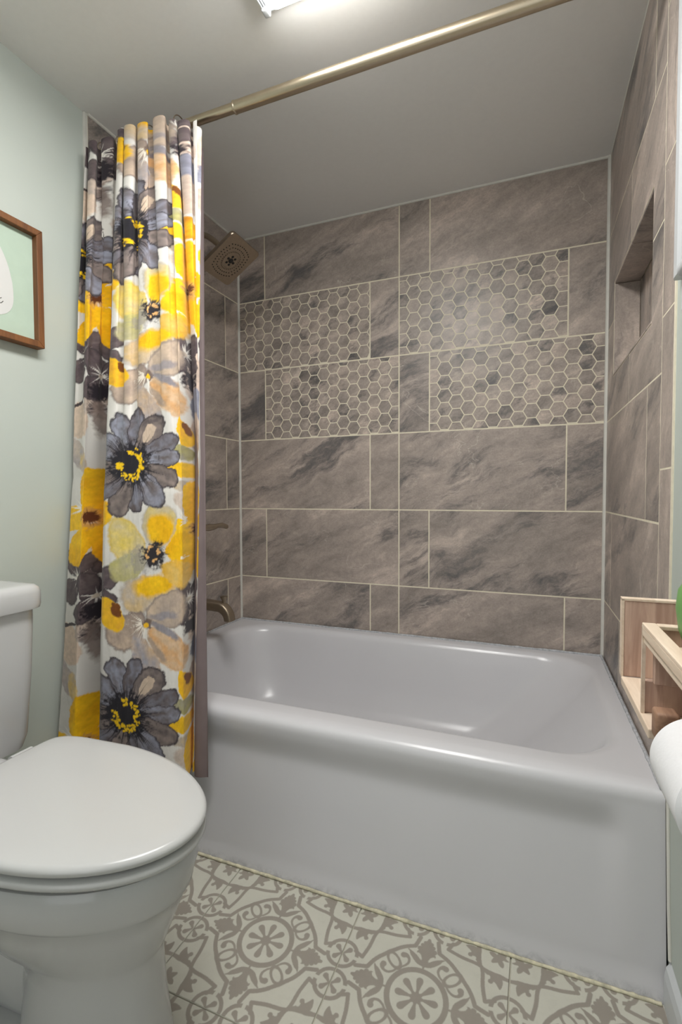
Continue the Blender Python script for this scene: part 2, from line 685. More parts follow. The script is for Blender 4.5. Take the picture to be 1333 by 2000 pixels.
# edge pieces with a rounded front edge (right wall)
BZ = [.375, .690, .998, 1.306, 1.608, 1.915, H - .002]
for k in range(6):
    z0, z1 = BZ[k] + GR / 2, BZ[k + 1] - GR / 2
    prof = [(.008, YR - GR / 2), (0, YR - GR / 2), (0, YE + .012)]
    prof += [(.011 - .011 * math.cos(math.radians(a)), YE + .012 - .012 * math.sin(math.radians(a))) for a in (25, 50, 75, 90)]
    zm = (z0 + z1) / 2
    gg = G().loft([[Vector((p[0], p[1], z0 - zm)) for p in prof], [Vector((p[0], p[1], z1 - zm)) for p in prof]])
    put('edge_tile', gg.mesh('edge_tile', (0, YR, 0), 40), 'tile', wall_right, (0, YR, zm), rel=True)
# caulk lines, trims
gg = G().tube([(.0015, -.0015, .38), (.0015, -.0015, H)], .0062, 10)
struct(put('trim_1', gg.mesh('trim_1', smooth=60), 'caulk'))
gg = G().tube([(W - .002, -.0015, .37), (W - .002, -.0015, H)], .0082, 10)
struct(put('trim_2', gg.mesh('trim_2', smooth=60), 'caulk'))
gg = G().tube([(0, 0, H - .001), (W, 0, H - .001)], .0055, 10).tube([(.001, YT, H - .001), (.001, 0, H - .001)], .0055, 10)
gg.tube([RW(.002, 0, H - .001), RW(.002, YE, H - .001)], .0035, 10)
struct(put('trim_3', gg.mesh('trim_3', smooth=60), 'caulk'))
gg = G().box(-.010, .0015, YT - .012, YT + .001, .3, H - .001, .002)
struct(put('trim_4', gg.mesh('trim_4'), 'caulk'))
gg = G().box(.003, .016, YE - .016, YE - .001, .40, H, .003)
struct(put('trim_5', gg.mesh('trim_5'), 'caulk', loc=RX, rot=(0, 0, PHI)))

gg = G().tube([(1.5008, -.853, .368), (1.5012, -.872, .18), (1.5016, -.887, .088)], .0034, 10)
struct(put('trim_6', gg.mesh('trim_6', smooth=60), 'caulk'))

# baseboards
gg = G().box(-.006, .016, YB + .002, -.905, 0, .085, .003)
struct(put('baseboard_left', gg.mesh('baseboard_left'), 'white'))
gg = G().loft([[Vector((x, y, z)) for x, z in ((0.0026, 0), (-.008, 0), (-.008, .055), (-.005, .072), (.002, .083), (0.0026, .085))] for y in (-.884, YB + .01)])
struct(put('baseboard_right', gg.mesh('baseboard_right'), 'white', loc=RX, rot=(0, 0, PHI)))

# window on the right wall: casing, stool with a rounded nose, apron
wp = [wall_right]
win = struct(put('window_1', G().box(.06, .10, WY0, WY1, WZ0, WZ0 + .04).box(.06, .10, WY0, WY1, WZ1 - .04, WZ1).box(.06, .10, WY0, WY0 + .04, WZ0 + .04, WZ1 - .04).box(.06, .10, WY1 - .04, WY1, WZ0 + .04, WZ1 - .04).mesh('window_1'), 'white', loc=RX, rot=(0, 0, PHI)))
put('pane', G().box(.078, .084, WY0 + .038, WY1 - .038, WZ0 + .038, WZ1 - .038).mesh('pane'), 'pane', win, rel=True)


def casing(y0, y1, z0, z1, vertical):
    gg = G()
    prof = [(0, 0.0026), (0, -.004), (.008, -.007), (.02, -.005), (.03, -.010), (.07, -.010), (.078, -.014), (.092, -.014), (.1, -.011), (.1, 0.0026)]
    if vertical:
        w = y1 - y0
        lo = [[Vector((x, y0 + (t / .1) * w, z)) for t, x in prof] for z in (z0, z1)]
    else:
        w = z1 - z0
        lo = [[Vector((x, y, z0 + (t / .1) * w)) for t, x in prof] for y in (y0, y1)]
    put('casing', gg.loft(lo).mesh('casing'), 'white', win, rel=True)


casing(WY1, -.868, WZ0 - .004, H - .004, True)
casing(WY0, WY0 - .127, WZ0 - .004, H - .004, True)
casing(WY0, WY1, WZ1, H - .004, False)
np_ = [(.06, WZ0 - .004), (.06, WZ0 - .030), (-.014, WZ0 - .030)] + [(-.014 - .013 * math.sin(math.radians(a)), WZ0 - .017 - .013 * math.cos(math.radians(a))) for a in (30, 60, 90, 120, 150)] + [(-.014, WZ0 - .004)]
gg = G().loft([[Vector((x, y, z)) for x, z in np_] for y in (WY0 - .15, WY1 + .055)])
put('stool', gg.mesh('stool', smooth=35), 'white', win, rel=True)
ap = [(0.0026, WZ0 - .031), (-.009, WZ0 - .031), (-.009, WZ0 - .07), (-.003, WZ0 - .09), (0.0026, WZ0 - .09)]
gg = G().loft([[Vector((x, y, z)) for x, z in ap] for y in (WY0 - .12, WY1 + .095)])
put('apron', gg.mesh('apron'), 'white', win, rel=True)


# ------------------------------------------------------------------ floor tiles with the ornament
def poly_d(P, pts, closed=False):
    pts = np.array(pts, float)
    if closed:
        pts = np.vstack([pts, pts[:1]])
    d = np.full(len(P), 9.0)
    for a, b in zip(pts[:-1], pts[1:]):
        ab = b - a
        t = np.clip(((P - a) @ ab) / (ab @ ab), 0, 1)
        d = np.minimum(d, np.linalg.norm(P - a - t[:, None] * ab, axis=1))
    return d


def var_d(P, pts):
    """stroke with a radius per point: (x, y, r)"""
    pts = np.array(pts, float)
    d = np.full(len(P), 9.0)
    for a, b in zip(pts[:-1], pts[1:]):
        ab = b[:2] - a[:2]
        t = np.clip(((P - a[:2]) @ ab) / max(ab @ ab, 1e-9), 0, 1)
        d = np.minimum(d, np.linalg.norm(P - a[:2] - t[:, None] * ab, axis=1) - (a[2] + t * (b[2] - a[2])))
    return d


def smooth_pts(pts, n=6):
    pts = np.array(pts, float)
    out = []
    for i in range(len(pts) - 1):
        p0, p1, p2, p3 = pts[max(i - 1, 0)], pts[i], pts[i + 1], pts[min(i + 2, len(pts) - 1)]
        for k in range(n):
            t = k / n
            out.append(.5 * ((2 * p1) + (-p0 + p2) * t + (2 * p0 - 5 * p1 + 4 * p2 - p3) * t * t + (-p0 + 3 * p1 - 3 * p2 + p3) * t ** 3))
    out.append(pts[-1])
    return np.array(out)


def ornament(U, V):
    a = np.maximum(np.abs(U), np.abs(V))
    b = np.minimum(np.abs(U), np.abs(V))
    P = np.stack([a, b], 1)
    r = np.hypot(U, V)
    L = []
    # wheel with eight petals inside a ring
    th = np.arctan2(V, U)
    th8 = np.abs((th + PI / 8) % (PI / 4) - PI / 8)
    Q = np.stack([r * np.cos(th8), r * np.sin(th8)], 1)
    L.append(var_d(Q, [(0, 0, .05), (.08, 0, .016), (.13, 0, .026), (.20, 0, .042), (.215, 0, .042)]))
    L.append(np.abs(r - .344) - .034)
    # leaf towards each side
    L.append(poly_d(P, [(.37, 0), (.45, 0)]) - .013)
    L.append(var_d(P, [(.43, 0, .03), (.48, 0, .045), (.55, 0, .055), (.63, .02, .075), (.70, .01, .06), (.76, 0, .035), (.80, 0, .02)]))
    for (x, y, q) in [(.585, .085, .035), (.645, .092, .034), (.70, .066, .03), (.745, .04, .026)]:
        L.append(np.hypot(a - x, b - y) - q)
    wing = smooth_pts([(.43, .0, .028), (.455, .07, .036), (.50, .125, .036), (.535, .17, .028), (.56, .195, .016), (.585, .235, .006)])
    L.append(var_d(P, wing))
    leafgap = var_d(P, smooth_pts([(.50, .045, .006), (.545, .075, .014), (.56, .1, .016)]))
    # scroll with a bulb
    L.append(var_d(P, smooth_pts([(.30, .27, .012), (.345, .215, .014), (.40, .185, .016), (.455, .195, .018), (.483, .235, .03), (.476, .268, .038)])))
    # oval on the diagonal
    s2 = math.sqrt(.5)
    rd, tg = (U * np.sign(U) + V * np.sign(V)) * s2, (a - b) * s2
    e = np.hypot((rd - .515) / .118, tg / .062)
    L.append(np.abs(e - 1) * .068 - .017)
    # main band
    band = smooth_pts([(.452, .452), (.50, .395), (.555, .335), (.60, .27), (.63, .21), (.65, .165)])
    L.append(poly_d(P, list(band) + [(.655, .155), (.80, .118)]) - .027)
    L.append(poly_d(P, [(.655, .16), (.80, .118)]) - .024)
    # circle round the small quatrefoil
    cc = np.hypot(a - 1, b - .21)
    L.append(np.abs(cc - .178) - .025)
    gapc = poly_d(P, [(.73, .185), (.865, .20)]) - .022
    # second band round the corner
    band2 = smooth_pts([(.755, .255), (.735, .33), (.715, .42), (.705, .50), (.70, .57), (.69, .63), (.675, .675)])
    L.append(poly_d(P, list(band2)) - .024)
    L.append(poly_d(P, [(.755, .252), (.86, .30)]) - .024)
    # quatrefoil
    for sx, sy in ((1, 1), (1, -1), (-1, 1), (-1, -1)):
        L.append(var_d(P, [(1, .21, .012), (1 + sx * .035, .21 + sy * .035, .02), (1 + sx * .07, .21 + sy * .07, .036)]))
    # corner leaves
    L.append(var_d(P, smooth_pts([(.69, .66, .024), (.76, .63, .035), (.83, .60, .055), (.88, .565, .052), (.90, .51, .03), (.905, .47, .012)])))
    L.append(var_d(P, smooth_pts([(.83, .61, .045), (.90, .62, .035), (.96, .615, .026), (1.0, .61, .024)])))
    L.append(np.hypot(a - .795, b - .525) - .030)
    L.append(var_d(P, [(.795, .525, .02), (.83, .57, .03)]))
    curl = np.hypot(a - .765, b - .575) - .024
    # small tulip near the corner
    L.append(var_d(P, smooth_pts([(.80, .80, .02), (.84, .84, .04), (.88, .88, .05), (.93, .93, .03)])))
    L.append(var_d(P, smooth_pts([(.87, .85, .03), (.90, .80, .034), (.915, .765, .016)])))
    L.append(var_d(P, smooth_pts([(.90, .90, .035), (.955, .87, .018), (.985, .865, .008)])))
    d = np.min(np.array(L), axis=0)
    d = np.maximum(d, -leafgap)
    d = np.where(gapc < .02, np.maximum(d, -gapc), d)
    d = np.maximum(d, -curl)
    return d


FT = .325
NG = 230
lin_ = np.linspace(-1, 1, NG + 1)
UU, VV = np.meshgrid(lin_, lin_)
ORN = ornament(UU.ravel(), VV.ravel()).astype(np.float32)


def floor_tile_mesh(i0, i1, name):
    """columns i0..i1 of the ornament grid, with a thin skirt so that the tile has an edge"""
    n = i1 - i0 + 1
    h = (FT - .0032) / 2
    sub = ORN.reshape(NG + 1, NG + 1)[:, i0:i1 + 1]
    X = np.broadcast_to(lin_[None, i0:i1 + 1] * h, (NG + 1, n))
    Y = np.broadcast_to(lin_[:, None] * h, (NG + 1, n))
    co = np.stack([X, Y, np.zeros_like(X)], -1).reshape(-1, 3)
    idx = np.arange((NG + 1) * n).reshape(NG + 1, n)
    q = np.stack([idx[:-1, :-1], idx[:-1, 1:], idx[1:, 1:], idx[1:, :-1]], -1).reshape(-1, 4)
    rim = np.concatenate([idx[0, :], idx[1:, -1], idx[-1, -2::-1], idx[-2:0:-1, 0]])
    lowv = co[rim] + np.array([0, 0, -.004])
    li = np.arange(len(rim)) + len(co)
    sk = np.stack([rim, li, np.roll(li, -1), np.roll(rim, -1)], -1)
    allv = np.vstack([co, lowv])
    allq = np.vstack([q, sk])
    me = bpy.data.meshes.new(name)
    me.vertices.add(len(allv))
    me.vertices.foreach_set('co', allv.astype(np.float32).ravel())
    me.loops.add(allq.size)
    me.loops.foreach_set('vertex_index', allq.astype(np.int32).ravel())
    me.polygons.add(len(allq))
    me.polygons.foreach_set('loop_start', np.arange(0, allq.size, 4, dtype=np.int32))
    me.update(calc_edges=True)
    at = me.attributes.new('ornament', 'FLOAT', 'POINT')
    at.data.foreach_set('value', np.concatenate([sub.ravel(), np.full(len(rim), .1, np.float32)]).astype(np.float32))
    me.materials.append(M['floor'])
    return me


full = floor_tile_mesh(0, NG, 'floor_tile')
FX0, FY0 = .575, -.880         # a joint crossing on the floor
for j in range(7):
    yc = FY0 - FT * (j + .5)
    for i in range(-2, 3):
        xc = FX0 + FT * (i + .5)
        if xc + FT / 2 > 1.50:
            cutx = 1.495 + .012 * (-yc - .16)
            me = floor_tile_mesh(0, int((cutx - (xc - FT / 2)) / FT * NG), 'floor_tile_cut')
        elif xc - FT / 2 < 0:
            me = floor_tile_mesh(int(math.ceil((.0 - (xc - FT / 2)) / FT * NG)) + 2, NG, 'floor_tile_cut')
        else:
            me = full
        if yc - FT / 2 < YB:
            continue
        put('floor_tile', me, 'floor', floor, (xc, yc, 0), rel=True)


# ------------------------------------------------------------------ bathtub
def smst(a, b, x):
    t = min(max((x - a) / (b - a), 0), 1)
    return t * t * (3 - 2 * t)


TX0, TX1 = .002, 1.484
g = G()
ZT = .381
loops = [(ZT, TX0, TX1, -.806, -.002, .003), (ZT - .0005, .062, 1.448, -.768, -.040, .150), (ZT - .003, .074, 1.437, -.757, -.050, .155),
         (ZT - .010, .083, 1.428, -.748, -.058, .158), (ZT - .024, .090, 1.418, -.741, -.065, .160), (.31, .100, 1.385, -.733, -.075, .160), (.20, .125, 1.285, -.712, -.100, .155),
         (.115, .155, 1.195, -.685, -.130, .145), (.085, .185, 1.15, -.655, -.160, .13), (.07, .24, 1.09, -.60, -.21, .11)]
g.loft([rrect(x0, x1, y0, y1, r, 14, z) for z, x0, x1, y0, y1, r in loops], cap0=False)


def apron_y(x, z):
    y = -.846 - .034 * (1 - z / .35)
    k = smst(1.43, 1.375, x) if x > 1.2 else smst(.06, .12, x)
    if z > .275:
        dip = .016 * smst(.352, .275, z)
    else:
        dip = .016 * (z - .055) / .22 if z > .055 else 0
    return y + dip * k - .006 * smst(.05, 0, z)


prof_top = [(-.806, ZT), (-.820, ZT - .0004), (-.831, ZT - .003), (-.8395, ZT - .008), (-.8445, ZT - .016), (-.846, ZT - .026)]
zs = [.35, .34, .33, .32, .31, .30, .292, .284, .275, .266, .25, .22, .18, .14, .10, .07, .055, .045, .03, .015, 0.001]
cols = []
NXA = 120
for i in range(NXA + 1):
    x = TX0 + (1.484 - TX0) * i / NXA
    xt = min(x, 1.484 + (x - 1.484) * 1.0) if x < 1.484 else x
    cols.append([Vector((xt, y, z)) for y, z in prof_top] + [Vector((x, apron_y(x, z), z)) for z in zs])
g.loft(cols, cap0=False, cap1=False, closed=False)
bmesh.ops.remove_doubles(g.bm, verts=g.bm.verts[:], dist=.0004)
for v in g.bm.verts:                       # follow the right wall, which is a little out of square
    v.co.x += PHI * -v.co.y * min(max((v.co.x - .8) / .684, 0), 1)
tub = put('bathtub', g.mesh('bathtub', (0.74, -.44, 0), 50), 'tub', loc=(.74, -.44, 0))
tag(tub, 'white enamel alcove bathtub with a plain apron below the tiled walls', 'bathtub')
# uneven sealant bead where the tub meets the walls
g = G()


def bead(p0, p1, r, n=70):
    pts, rs = [], []
    for i in range(n + 1):
        t = i / n
        p = Vector(p0).lerp(Vector(p1), t)
        pts.append(p + Vector((RNG.normal() * .0002, RNG.normal() * .0002, RNG.normal() * .0003)))
        rs.append(r * (1 + .12 * RNG.normal()))
    g.tube(pts, [abs(q) for q in rs], 8)


bead((.006, -.0075, ZT + .001), (1.478, -.0075, ZT + .001), .0048)
bead((.007, -.79, ZT + .001), (.007, -.008, ZT + .001), .0042)
bead(RW(-.007, -.01, ZT + .001), RW(-.007, -.835, ZT + .001), .0042)
part('sealant_bead', g, simple('old_grey_sealant', lin(172, 174, 178), .7, var=.25, scale=120), tub, smooth=60)
g = G()
bead((.01, -.8895, .004), (1.49, -.8885, .002), .0036, 160)
part('floor_caulk', g, simple('yellowed_caulk', lin(190, 184, 160), .8, var=.3, scale=70), tub, smooth=60)

# ------------------------------------------------------------------ toilet
TY = -1.320


def seat_loop(z, grow=0.0, xm=.48, Lf=.295, Lr=.180, hw=.167, n=96, ex=11.0):
    out = []
    for k in range(n):
        a = 2 * PI * k / n
        c, s = math.cos(a), math.sin(a)
        if c >= 0:
            x = xm + (Lf + grow) * c
            y = (hw + grow) * s
        else:
            q = abs(c) ** (2 / ex)
            x = xm - (Lr + grow) * q
            y = (hw + grow) * (1 - .10 * q ** 1.6) * math.copysign(abs(s) ** (2 / (2 + (ex - 2) * abs(c))), s)
        out.append(Vector((x, TY + y, z)))
    return out


toilet = thing('toilet', 'white two piece toilet with closed lid beside the floral curtain', 'toilet', (.42, TY, 0))
g = G()
g.loft([seat_loop(.372, -.022, Lf=.286), seat_loop(.386, -.008, Lf=.286), seat_loop(.389, -.004, Lf=.286), seat_loop(.389, -.05, Lf=.286)][::-1])
rim = [seat_loop(.389, -.012, Lf=.286), seat_loop(.382, -.006, Lf=.286), seat_loop(.350, -.006, Lf=.284), seat_loop(.326, -.010, Lf=.280), seat_loop(.318, -.016, Lf=.286)]


def bowl_loop(z, xm, Lf, Lr, hw):
    return seat_loop(z, 0, xm, Lf, Lr, hw, ex=2.6)


rim += [bowl_loop(.312, .48, .262, .19, .146), bowl_loop(.285, .485, .248, .19, .138), bowl_loop(.255, .49, .230, .185, .124),
        bowl_loop(.225, .51, .198, .18, .108), bowl_loop(.212, .53, .172, .15, .098), bowl_loop(.20, .55, .146, .118, .091),
        bowl_loop(.17, .56, .134, .115, .088), bowl_loop(.11, .56, .138, .118, .090), bowl_loop(.04, .56, .148, .124, .096), bowl_loop(.002, .56, .153, .13, .099)]
g.loft(rim)
part('bowl', g, 'porc', toilet, smooth=55)
g = G()
lp = []
for x, hz, hw in ((.12, .16, .085), (.2, .2, .085), (.3, .25, .075), (.38, .25, .062), (.46, .2, .05)):
    lp.append([Vector((x, TY + hw * math.cos(2 * PI * k / 24), max(.002, hz / 2 + hz / 2 * math.sin(2 * PI * k / 24)))) for k in range(24)])
g.loft(lp)
g.loft([[Vector((x, TY + y, z)) for x, y, z in ((xx, -.09, .002), (xx, .09, .002), (xx, .085, .03), (xx, -.085, .03))] for xx in (.12, .55)])
g.box(.06, .36, TY - .12, TY + .12, .30, .375, .03, 4)
part('trapway', g, 'porc', toilet, smooth=50)
g = G()
g.lathe([(.0, .05), (.010, .048), (.016, .04), (.017, .030)], Matrix.Translation((.36, TY - .075, 0)), 20)
part('bolt_cap', g, 'porc', toilet, smooth=60)
seat = G()
sl_ = [seat_loop(.3925, -.020), seat_loop(.394, -.004), seat_loop(.400, 0), seat_loop(.406, -.002), seat_loop(.409, -.012), seat_loop(.409, -.06)]
seat.loft(sl_)
part('seat', seat, 'seat', toilet, smooth=60)
lid = G()
lid.loft([seat_loop(.4135, -.03), seat_loop(.4145, -.006), seat_loop(.418, -.0005), seat_loop(.424, .0005), seat_loop(.4295, -.003), seat_loop(.4315, -.010), seat_loop(.4325, -.04), seat_loop(.4335, -.10)])
lido = part('lid', lid, 'seat', toilet, smooth=60)
for sy in (-1, 1):
    g = G().tube([(.284, TY + sy * .075 - .022, .410), (.284, TY + sy * .075 + .022, .410)], .012, 16)
    part('hinge', g, 'seat', toilet, smooth=50)
g = G()
tk = [(.37, .025, .175, .170), (.40, .022, .182, .178), (.55, .018, .192, .184), (.66, .016, .196, .187), (.690, .016, .196, .187)]
g.loft([rrect(x0, x1, TY - hw, TY + hw, .035, 8, z) for z, x0, x1, hw in tk])
part('tank', g, 'porc', toilet, smooth=50)
g = G()
tl = [(.690, .010, .196, .190, .03), (.692, .004, .208, .199, .04), (.700, .004, .210, .200, .04), (.728, .004, .210, .200, .04), (.738, .006, .207, .197, .04), (.744, .012, .200, .190, .037), (.746, .03, .18, .17, .03)]
g.loft([rrect(x0, x1, TY - hw, TY + hw, r, 8, z) for z, x0, x1, hw, r in tl])
part('tank_lid', g, 'porc', toilet, smooth=60)
g = G().tube([(.19, TY - .13, .64), (.215, TY - .13, .64)], .014, 16).tube([(.212, TY - .135, .64), (.222, TY - .10, .637), (.224, TY - .055, .628)], [.009, .008, .007], 12)
part('flush_handle', g, 'nickel', toilet, smooth=50)

# ------------------------------------------------------------------ curtain rod
RY, RZ = -.776, 1.982
rod = thing('curtain_rod', 'champagne metal shower curtain rod running wall to wall under the ceiling', 'curtain rod', (.74, RY, RZ))
g = G().tube([(.002, RY, RZ), (.52, RY, RZ)], .0125, 28)
part('inner_tube', g, 'rod', rod, smooth=50)
g = G().tube([(.505, RY, RZ), (.5055, RY, RZ), (1.490, RY, RZ)], [.0128, .0152, .0152], 28)
part('outer_tube', g, 'rod', rod, smooth=40)
g = G().tube([(.502, RY, RZ), (.504, RY, RZ), (.5075, RY, RZ), (.509, RY, RZ)], [.0135, .0160, .0160, .0152], 28)
part('collar', g, 'rod', rod, smooth=40)
for x0, x1 in ((.0005, .022), (1.4935, 1.474)):
    g = G().tube([(x0, RY, RZ), (x0 + (x1 - x0) * .2, RY, RZ), (x1, RY, RZ)], [.024, .024, .0165], 28)
    part('end_cap', g, 'rod', rod, smooth=40)

# ------------------------------------------------------------------ shower curtain
TN = np.array([0, .12, .25, .36, .58, .80, .88, .94, 1.0])
BOT = np.array([(0.012, -0.952), (0.092, -0.970), (0.121, -0.893), (0.233, -1.005), (0.368, -1.000), (0.464, -0.965), (0.432, -0.895), (0.450, -0.915), (0.449, -0.905)])
MID = np.array([(0.011, -0.885), (0.084, -0.910), (0.078, -0.815), (0.215, -0.950), (0.345, -0.945), (0.437, -0.925), (0.410, -0.830), (0.441, -0.865), (0.436, -0.850)])
NTC, NZC = 440, 700
ZB, ZTOP = .236, 1.972


def cinterp(t, tn, v):
    """smooth interpolation through the nodes (monotone cubic, Catmull-Rom slopes limited)"""
    h = np.diff(tn)
    d = np.diff(v) / h
    mk = np.zeros(len(v))
    mk[1:-1] = np.where(d[:-1] * d[1:] > 0, 2 * d[:-1] * d[1:] / (d[:-1] + d[1:] + 1e-12), 0)
    mk[0], mk[-1] = d[0], d[-1]
    i = np.clip(np.searchsorted(tn, t, side='right') - 1, 0, len(h) - 1)
    s = (t - tn[i]) / h[i]
    return ((2 * s ** 3 - 3 * s ** 2 + 1) * v[i] + (s ** 3 - 2 * s ** 2 + s) * h[i] * mk[i] + (-2 * s ** 3 + 3 * s ** 2) * v[i + 1] + (s ** 3 - s ** 2) * h[i] * mk[i + 1])


tt = np.linspace(0, 1, NTC)
xb, yb = cinterp(tt, TN, BOT[:, 0]), cinterp(tt, TN, BOT[:, 1])
xm_, ym_ = cinterp(tt, TN, MID[:, 0]), cinterp(tt, TN, MID[:, 1])
NPL = 8.736
ph = 2 * PI * NPL * (tt + .020 * np.sin(2 * PI * 2.3 * tt) + .012 * np.sin(2 * PI * 4.1 * tt + 1.3))
xt_ = .016 + .404 * tt + .011 * np.sin(2 * ph) + .006 * np.sin(ph * .5)
yt_ = RY - .044 - .022 * np.cos(ph) * (.75 + .25 * np.sin(5 * tt * PI + 1)) + .005 * np.sin(ph * .47 + .6)
zz = np.linspace(ZB, ZTOP, NZC)
wb = np.clip((1.0 - zz) / (1.0 - ZB), 0, 1)
wt = np.clip((zz - .95) / (1.95 - .95), 0, 1)
wt = wt ** 1.25
X = (xm_[None] + (xb - xm_)[None] * wb[:, None]) * (1 - wt)[:, None] + xt_[None] * wt[:, None]
Y = (ym_[None] + (yb - ym_)[None] * wb[:, None]) * (1 - wt)[:, None] + yt_[None] * wt[:, None]


def vnoise(x, y, seed):
    rg = np.random.default_rng(seed)
    t = rg.random((64, 64))
    xi, yi = np.floor(x).astype(int), np.floor(y).astype(int)
    fx, fy = x - xi, y - yi
    fx, fy = fx * fx * (3 - 2 * fx), fy * fy * (3 - 2 * fy)
    a, b = t[yi % 64, xi % 64], t[yi % 64, (xi + 1) % 64]
    c, d = t[(yi + 1) % 64, xi % 64], t[(yi + 1) % 64, (xi + 1) % 64]
    return (a * (1 - fx) + b * fx) * (1 - fy) + (c * (1 - fx) + d * fx) * fy


def fbm(x, y, seed, o=4):
    v, a, s = 0, .5, 0
    for k in range(o):
        v = v + a * vnoise(x * 2 ** k, y * 2 ** k, seed + k)
        s += a
        a *= .55
    return v / s


T2, Z2 = np.meshgrid(tt, zz)
# slow waviness of the folds and small creases in the cloth
Y += .005 * (fbm(T2 * 9, Z2 * 3.5, 5) - .5) + .0030 * (fbm(T2 * 30, Z2 * 16, 8) - .5)
X += .004 * (fbm(T2 * 6 + 9, Z2 * 4, 15) - .5)
Zc = Z2 + np.where(Z2 > 1.75, (Z2 - 1.75) / .255 * (.007 * np.cos(ph)[None] - .045 * np.clip((tt - .76) / .1, 0, 1)[None] - .010 * np.clip((.3 - tt) / .3, 0, 1)[None]), 0)

# --- the print, with some fold shade in its colours, painted in cloth units: PX across, PY down (1 unit ~ 1.5 mm)
PX = (T2 * 326).ravel()
PY = (967 - (Z2 - .948) * 690).ravel()
WOB = fbm(PX / 14, PY / 14, 31) - .5
WOB2 = fbm(PX / 5, PY / 5, 41) - .5
STR = fbm(PX / 22, PY / 22, 51) - .5
WOBY = fbm(PX / 14 + 33, PY / 14 + 7, 61) - .5
Lc = lambda *c: np.array(lin(*c)[:3])
CLO = np.tile(Lc(213, 209, 203), (len(PX), 1))
CLO *= (1 + .04 * STR)[:, None]


def over(sel, al, col):
    CLO[sel] = CLO[sel] * (1 - al[:, None]) + col * al[:, None]


def near(cx, cy, r):
    return np.nonzero((np.abs(PX - cx) < r) & (np.abs(PY - cy) < r))[0]


def blob(cx, cy, rx, ry, rot, c1, c2=None, wob=.30, soft=.06, line=None, lw=.07, streak=0.0, grad=0.0, op=1.0):
    """petal: long axis rx turned by rot (degrees, clockwise on the cloth)"""
    s = near(cx, cy, max(rx, ry) * 1.5 + 4)
    if not len(s):
        return
    a = math.radians(rot)
    dx, dy = PX[s] - cx + WOB[s] * 9, PY[s] - cy + WOBY[s] * 9
    u = (dx * math.cos(a) + dy * math.sin(a)) / rx
    v = (-dx * math.sin(a) + dy * math.cos(a)) / ry
    v = v * (1.12 - .25 * u)                       # broader towards the tip
    e = np.hypot(u, v) - 1 + wob * WOB2[s] * .35
    al = np.clip(-e / soft, 0, 1) * op
    c1 = Lc(*c1)
    c2 = Lc(*c2) if c2 is not None else c1
    m = np.clip(.5 + grad * u + 1.6 * STR[s] + streak * np.sin(v * 7 + 8 * WOB[s]), 0, 1)
    col = c1[None] * (1 - m[:, None]) + c2[None] * m[:, None]
    col = col * (1 + .35 * WOB2[s])[:, None]
    if line is not None:
        ln = np.clip(1 - np.abs(e + .06) / lw, 0, 1)
        col = col * (1 - ln[:, None]) + Lc(*line)[None] * ln[:, None]
    over(s, al, col)


def specks(cx, cy, ra, rb, n, r, col, seed, arc=(0, 360)):
    rg = random.Random(seed)
    for _ in range(n):
        a = math.radians(rg.uniform(*arc))
        q = rg.uniform(ra, rb)
        x, y, rr_ = cx + q * math.cos(a), cy + q * math.sin(a) * 1.15, r * rg.uniform(.6, 1.3)
        s = near(x, y, rr_ + 3)
        e = np.hypot(PX[s] - x + WOB2[s] * 5, PY[s] - y + WOB[s] * 5)
        over(s, np.clip((rr_ - e) / 1.2, 0, 1), Lc(*col))


def smudge(cx, cy, r, col, op=1.0, ell=1.0):
    s = near(cx, cy, r * 1.8)
    e = np.hypot((PX[s] - cx) / ell, PY[s] - cy) / r + WOB2[s] * 1.1 + WOB[s] * .5
    over(s, np.clip((1.05 - e) / .35, 0, 1) * op, Lc(*col))


def rays(cx, cy, r0_, r1_, n, col, seed, w=1.4, arc=(0, 360)):
    rg = random.Random(seed)
    for k in range(n):
        a = math.radians(rg.uniform(*arc))
        L_ = rg.uniform(.6, 1) * r1_
        s = near(cx, cy, L_ + 3)
        dx, dy = PX[s] - cx, PY[s] - cy
        u = dx * math.cos(a) + dy * math.sin(a)
        v = -dx * math.sin(a) + dy * math.cos(a) + WOB[s] * 4
        al = np.clip((w * (1.1 - u / L_) - np.abs(v)) / 1.0, 0, 1) * ((u > r0_) & (u < L_))
        over(s, al, Lc(*col))


INK = (58, 52, 56)


def dark_flower(cx, cy, k=1.0, seed=0):
    pet = [(-105, 96, 21, 0), (-80, 100, 19, 2), (-55, 102, 26, 1), (-27, 100, 19, 2), (-8, 94, 18, 0), (20, 92, 22, 1), (50, 92, 25, 0), (82, 84, 19, 2), (106, 94, 22, 1), (135, 84, 20, 2), (165, 80, 26, 1), (-140, 84, 26, 0)]
    cs = [((104, 95, 95), (146, 148, 162)), ((96, 87, 86), (142, 128, 122)), ((128, 128, 140), (96, 86, 86))]
    for a, L_, w, ci in pet:
        q = math.radians(a)
        d = L_ * .56 * k
        blob(cx + d * math.cos(q), cy + d * math.sin(q) * 1.04, L_ * .47 * k, w * k, a, cs[ci][0], cs[ci][1], line=INK, lw=.11, streak=.22, wob=.35)
    q = math.radians(-55)
    blob(cx + 62 * k * math.cos(q), cy + 66 * k * math.sin(q), 20 * k, 11 * k, -55, (206, 184, 162), (190, 170, 152), wob=.3)
    rays(cx, cy, 16 * k, 78 * k, 80, (44, 40, 46), seed + 3, 2.3 * k)
    smudge(cx, cy, 40 * k, (36, 34, 40))
    specks(cx, cy, 15 * k, 26 * k, 110, 2.5 * k, (240, 196, 22), seed, (-110, 190))


YEL, YEL2, BEI, GRY, TAN = (243, 194, 26), (226, 168, 16), (198, 180, 162), (172, 165, 164), (202, 158, 112)


